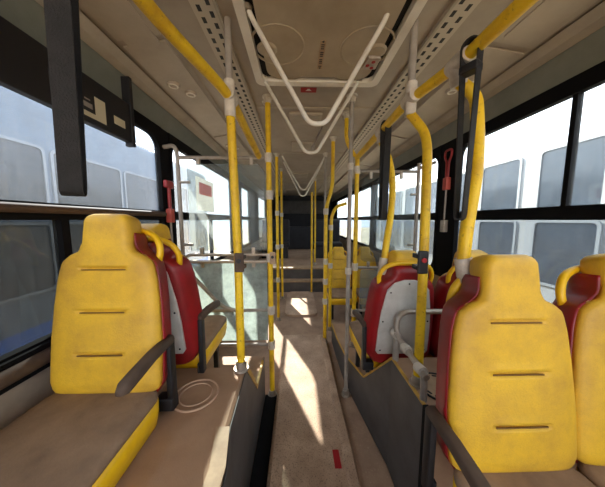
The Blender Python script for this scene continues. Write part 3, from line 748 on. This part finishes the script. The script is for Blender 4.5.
bell(-.20, 1.865, -.31, .05, 'pale brown stop button box on the pole of the left screen', 'edgedust')
nt = thing('window_notice', 'white notice with orange print on the window behind the left screen', 'notice', (XL+.0, 2.55, .08))
MB().box((XL-.008, 2.45, .10), (XL-.004, 2.95, .46)).build('sheet', M['noticepaper'], nt)
MB().box((XL-.0045, 2.52, .28), (XL-.0025, 2.88, .41)).build('orange_print', M['noticeprint'], nt)

# rear fittings: dark engine cover and dark seats on the rear deck
for x, lab in ((-.62, 'dark seat on the rear deck, left of the aisle'), (.86, 'dark seat on the rear deck, right of the aisle')):
    t = thing('bench_seat', lab, 'seat', (x, 6.6, -1.06), 'dark rear deck seats')
    MB().box((x-.4, 6.2, -.75), (x+.4, 6.65, -.62), .04).build('cushion', M['rear'], t)
    MB().box((x-.4, 6.62, -.66), (x+.4, 6.74, .02), .05).build('backrest', M['rear'], t)
    MB().box((x-.36, 6.25, -1.06), (x+.36, 6.6, -.75)).build('base', M['black'], t)
tag(MB().box((XL+.1, 8.2, -1.06), (XR-.1, Y1-.005, -.25), .04).build('engine_cover', M['rear']), 'dark engine cover across the back of the bus', 'cover')
tag(MB().box((XL+.3, Y1-.05, .25), (XR-.3, Y1-.002, .75), .04).build('rear_blind', M['sidegrey']), 'dim grey blind on the rear wall of the bus', 'blind')

# ---------------------------------------------------------------- outside
ZG = -1.95
struct(MB().box((-40, -30, ZG-.1), (40, 60, ZG)).build('ground', M['asphalt']))
def neighbour(name, label, X, sgn, y0, y1, roof, body, band, wz, pitch, gap, first, g, frame=None):
    t = thing(name, label, 'bus', (X+sgn*1.2, (y0+y1)/2, ZG), None)
    mb = MB(); r = .22
    pr = [(X, ZG+.3), (X, roof-r)]+[(X+sgn*r*(1-math.cos(math.radians(a))), roof-r+r*math.sin(math.radians(a))) for a in (20, 45, 70, 90)]
    pr += [(X+sgn*2.4, roof), (X+sgn*2.45, ZG+.3)]
    mb.prism(pr, 1, y0, y1).build('body', body, t)
    if band: MB().box((X-sgn*.006, y0+.02, band[0]), (X+sgn*.02, y1-.02, band[1])).build('livery_band', M['blueband'], t)
    y = first
    while y+pitch < y1:
        for za, zb in wz:
            o = rrect(y, y+pitch-gap, za, zb, .09); i = rrect(y+.04, y+pitch-gap-.04, za+.04, zb-.04, .06)
            w = ring_frame(MB(), o, i, X-sgn*.02, X+sgn*.01).build('window', frame or M['whitebus'], t)
            MB().prism(i, 0, X-sgn*.006, X+sgn*.004).build('pane', g, w)
        y += pitch
    for yw in (y0+2.2, y1-3):
        MB().cyl((X-sgn*.01, yw, ZG+.5), (X+sgn*.28, yw, ZG+.5), .5, .5, 32).build('wheel', M['blackrub'], t)
    return t
neighbour('parked_bus', 'white parked bus with rounded windows outside the right windows', 4.0, 1, -2.0, 12.5, 1.30, M['whitebus'], None, ((.13, 1.13), (-1.05, .0)), 1.16, .28, -1.76, M['busglass'], M['winframe'])
neighbour('parked_bus', 'pale grey-blue parked bus outside the left windows', -3.7, -1, -2.5, 9.5, 1.85, M['greybus'], (-1.8, -1.5), ((.1, 1.06), (-1.05, -.03)), 1.45, .07, -2.2, M['busglass2'], M['winframe'])

# ---------------------------------------------------------------- light and camera
w = bpy.data.worlds.new('World'); S.world = w; w.use_nodes = True
bg = w.node_tree.nodes['Background']; bg.inputs[0].default_value = (.93, .96, 1, 1); bg.inputs[1].default_value = 1.5
sun = bpy.data.lights.new('Sun', 'SUN'); sun.energy = 9; sun.angle = math.radians(.6); sun.color = (1, .90, .76)
so = bpy.data.objects.new('Sun', sun); C.objects.link(so)
so.rotation_euler = Vector((.60, -1.5, -1.02)).to_track_quat('-Z', 'Y').to_euler()

cam = bpy.data.cameras.new('Camera'); co = bpy.data.objects.new('Camera', cam); C.objects.link(co)
cam.sensor_fit = 'HORIZONTAL'; cam.sensor_width = 36; cam.lens = 36*F/W; cam.clip_start = .02; cam.clip_end = 300
co.location = (0, 0, CZ); co.rotation_euler = (math.pi/2-PITCH, 0, -YAW)
S.camera = co
v = S.view_settings; v.view_transform = 'Standard'; v.look = 'None'; v.gamma = 1; v.use_curve_mapping = False; v.exposure = 2.12
cy = S.cycles; cy.transparent_max_bounces = 32; cy.max_bounces = 12; cy.diffuse_bounces = 6; cy.sample_clamp_indirect = 8; cy.use_denoising = True
cy.caustics_reflective = False; cy.caustics_refractive = False
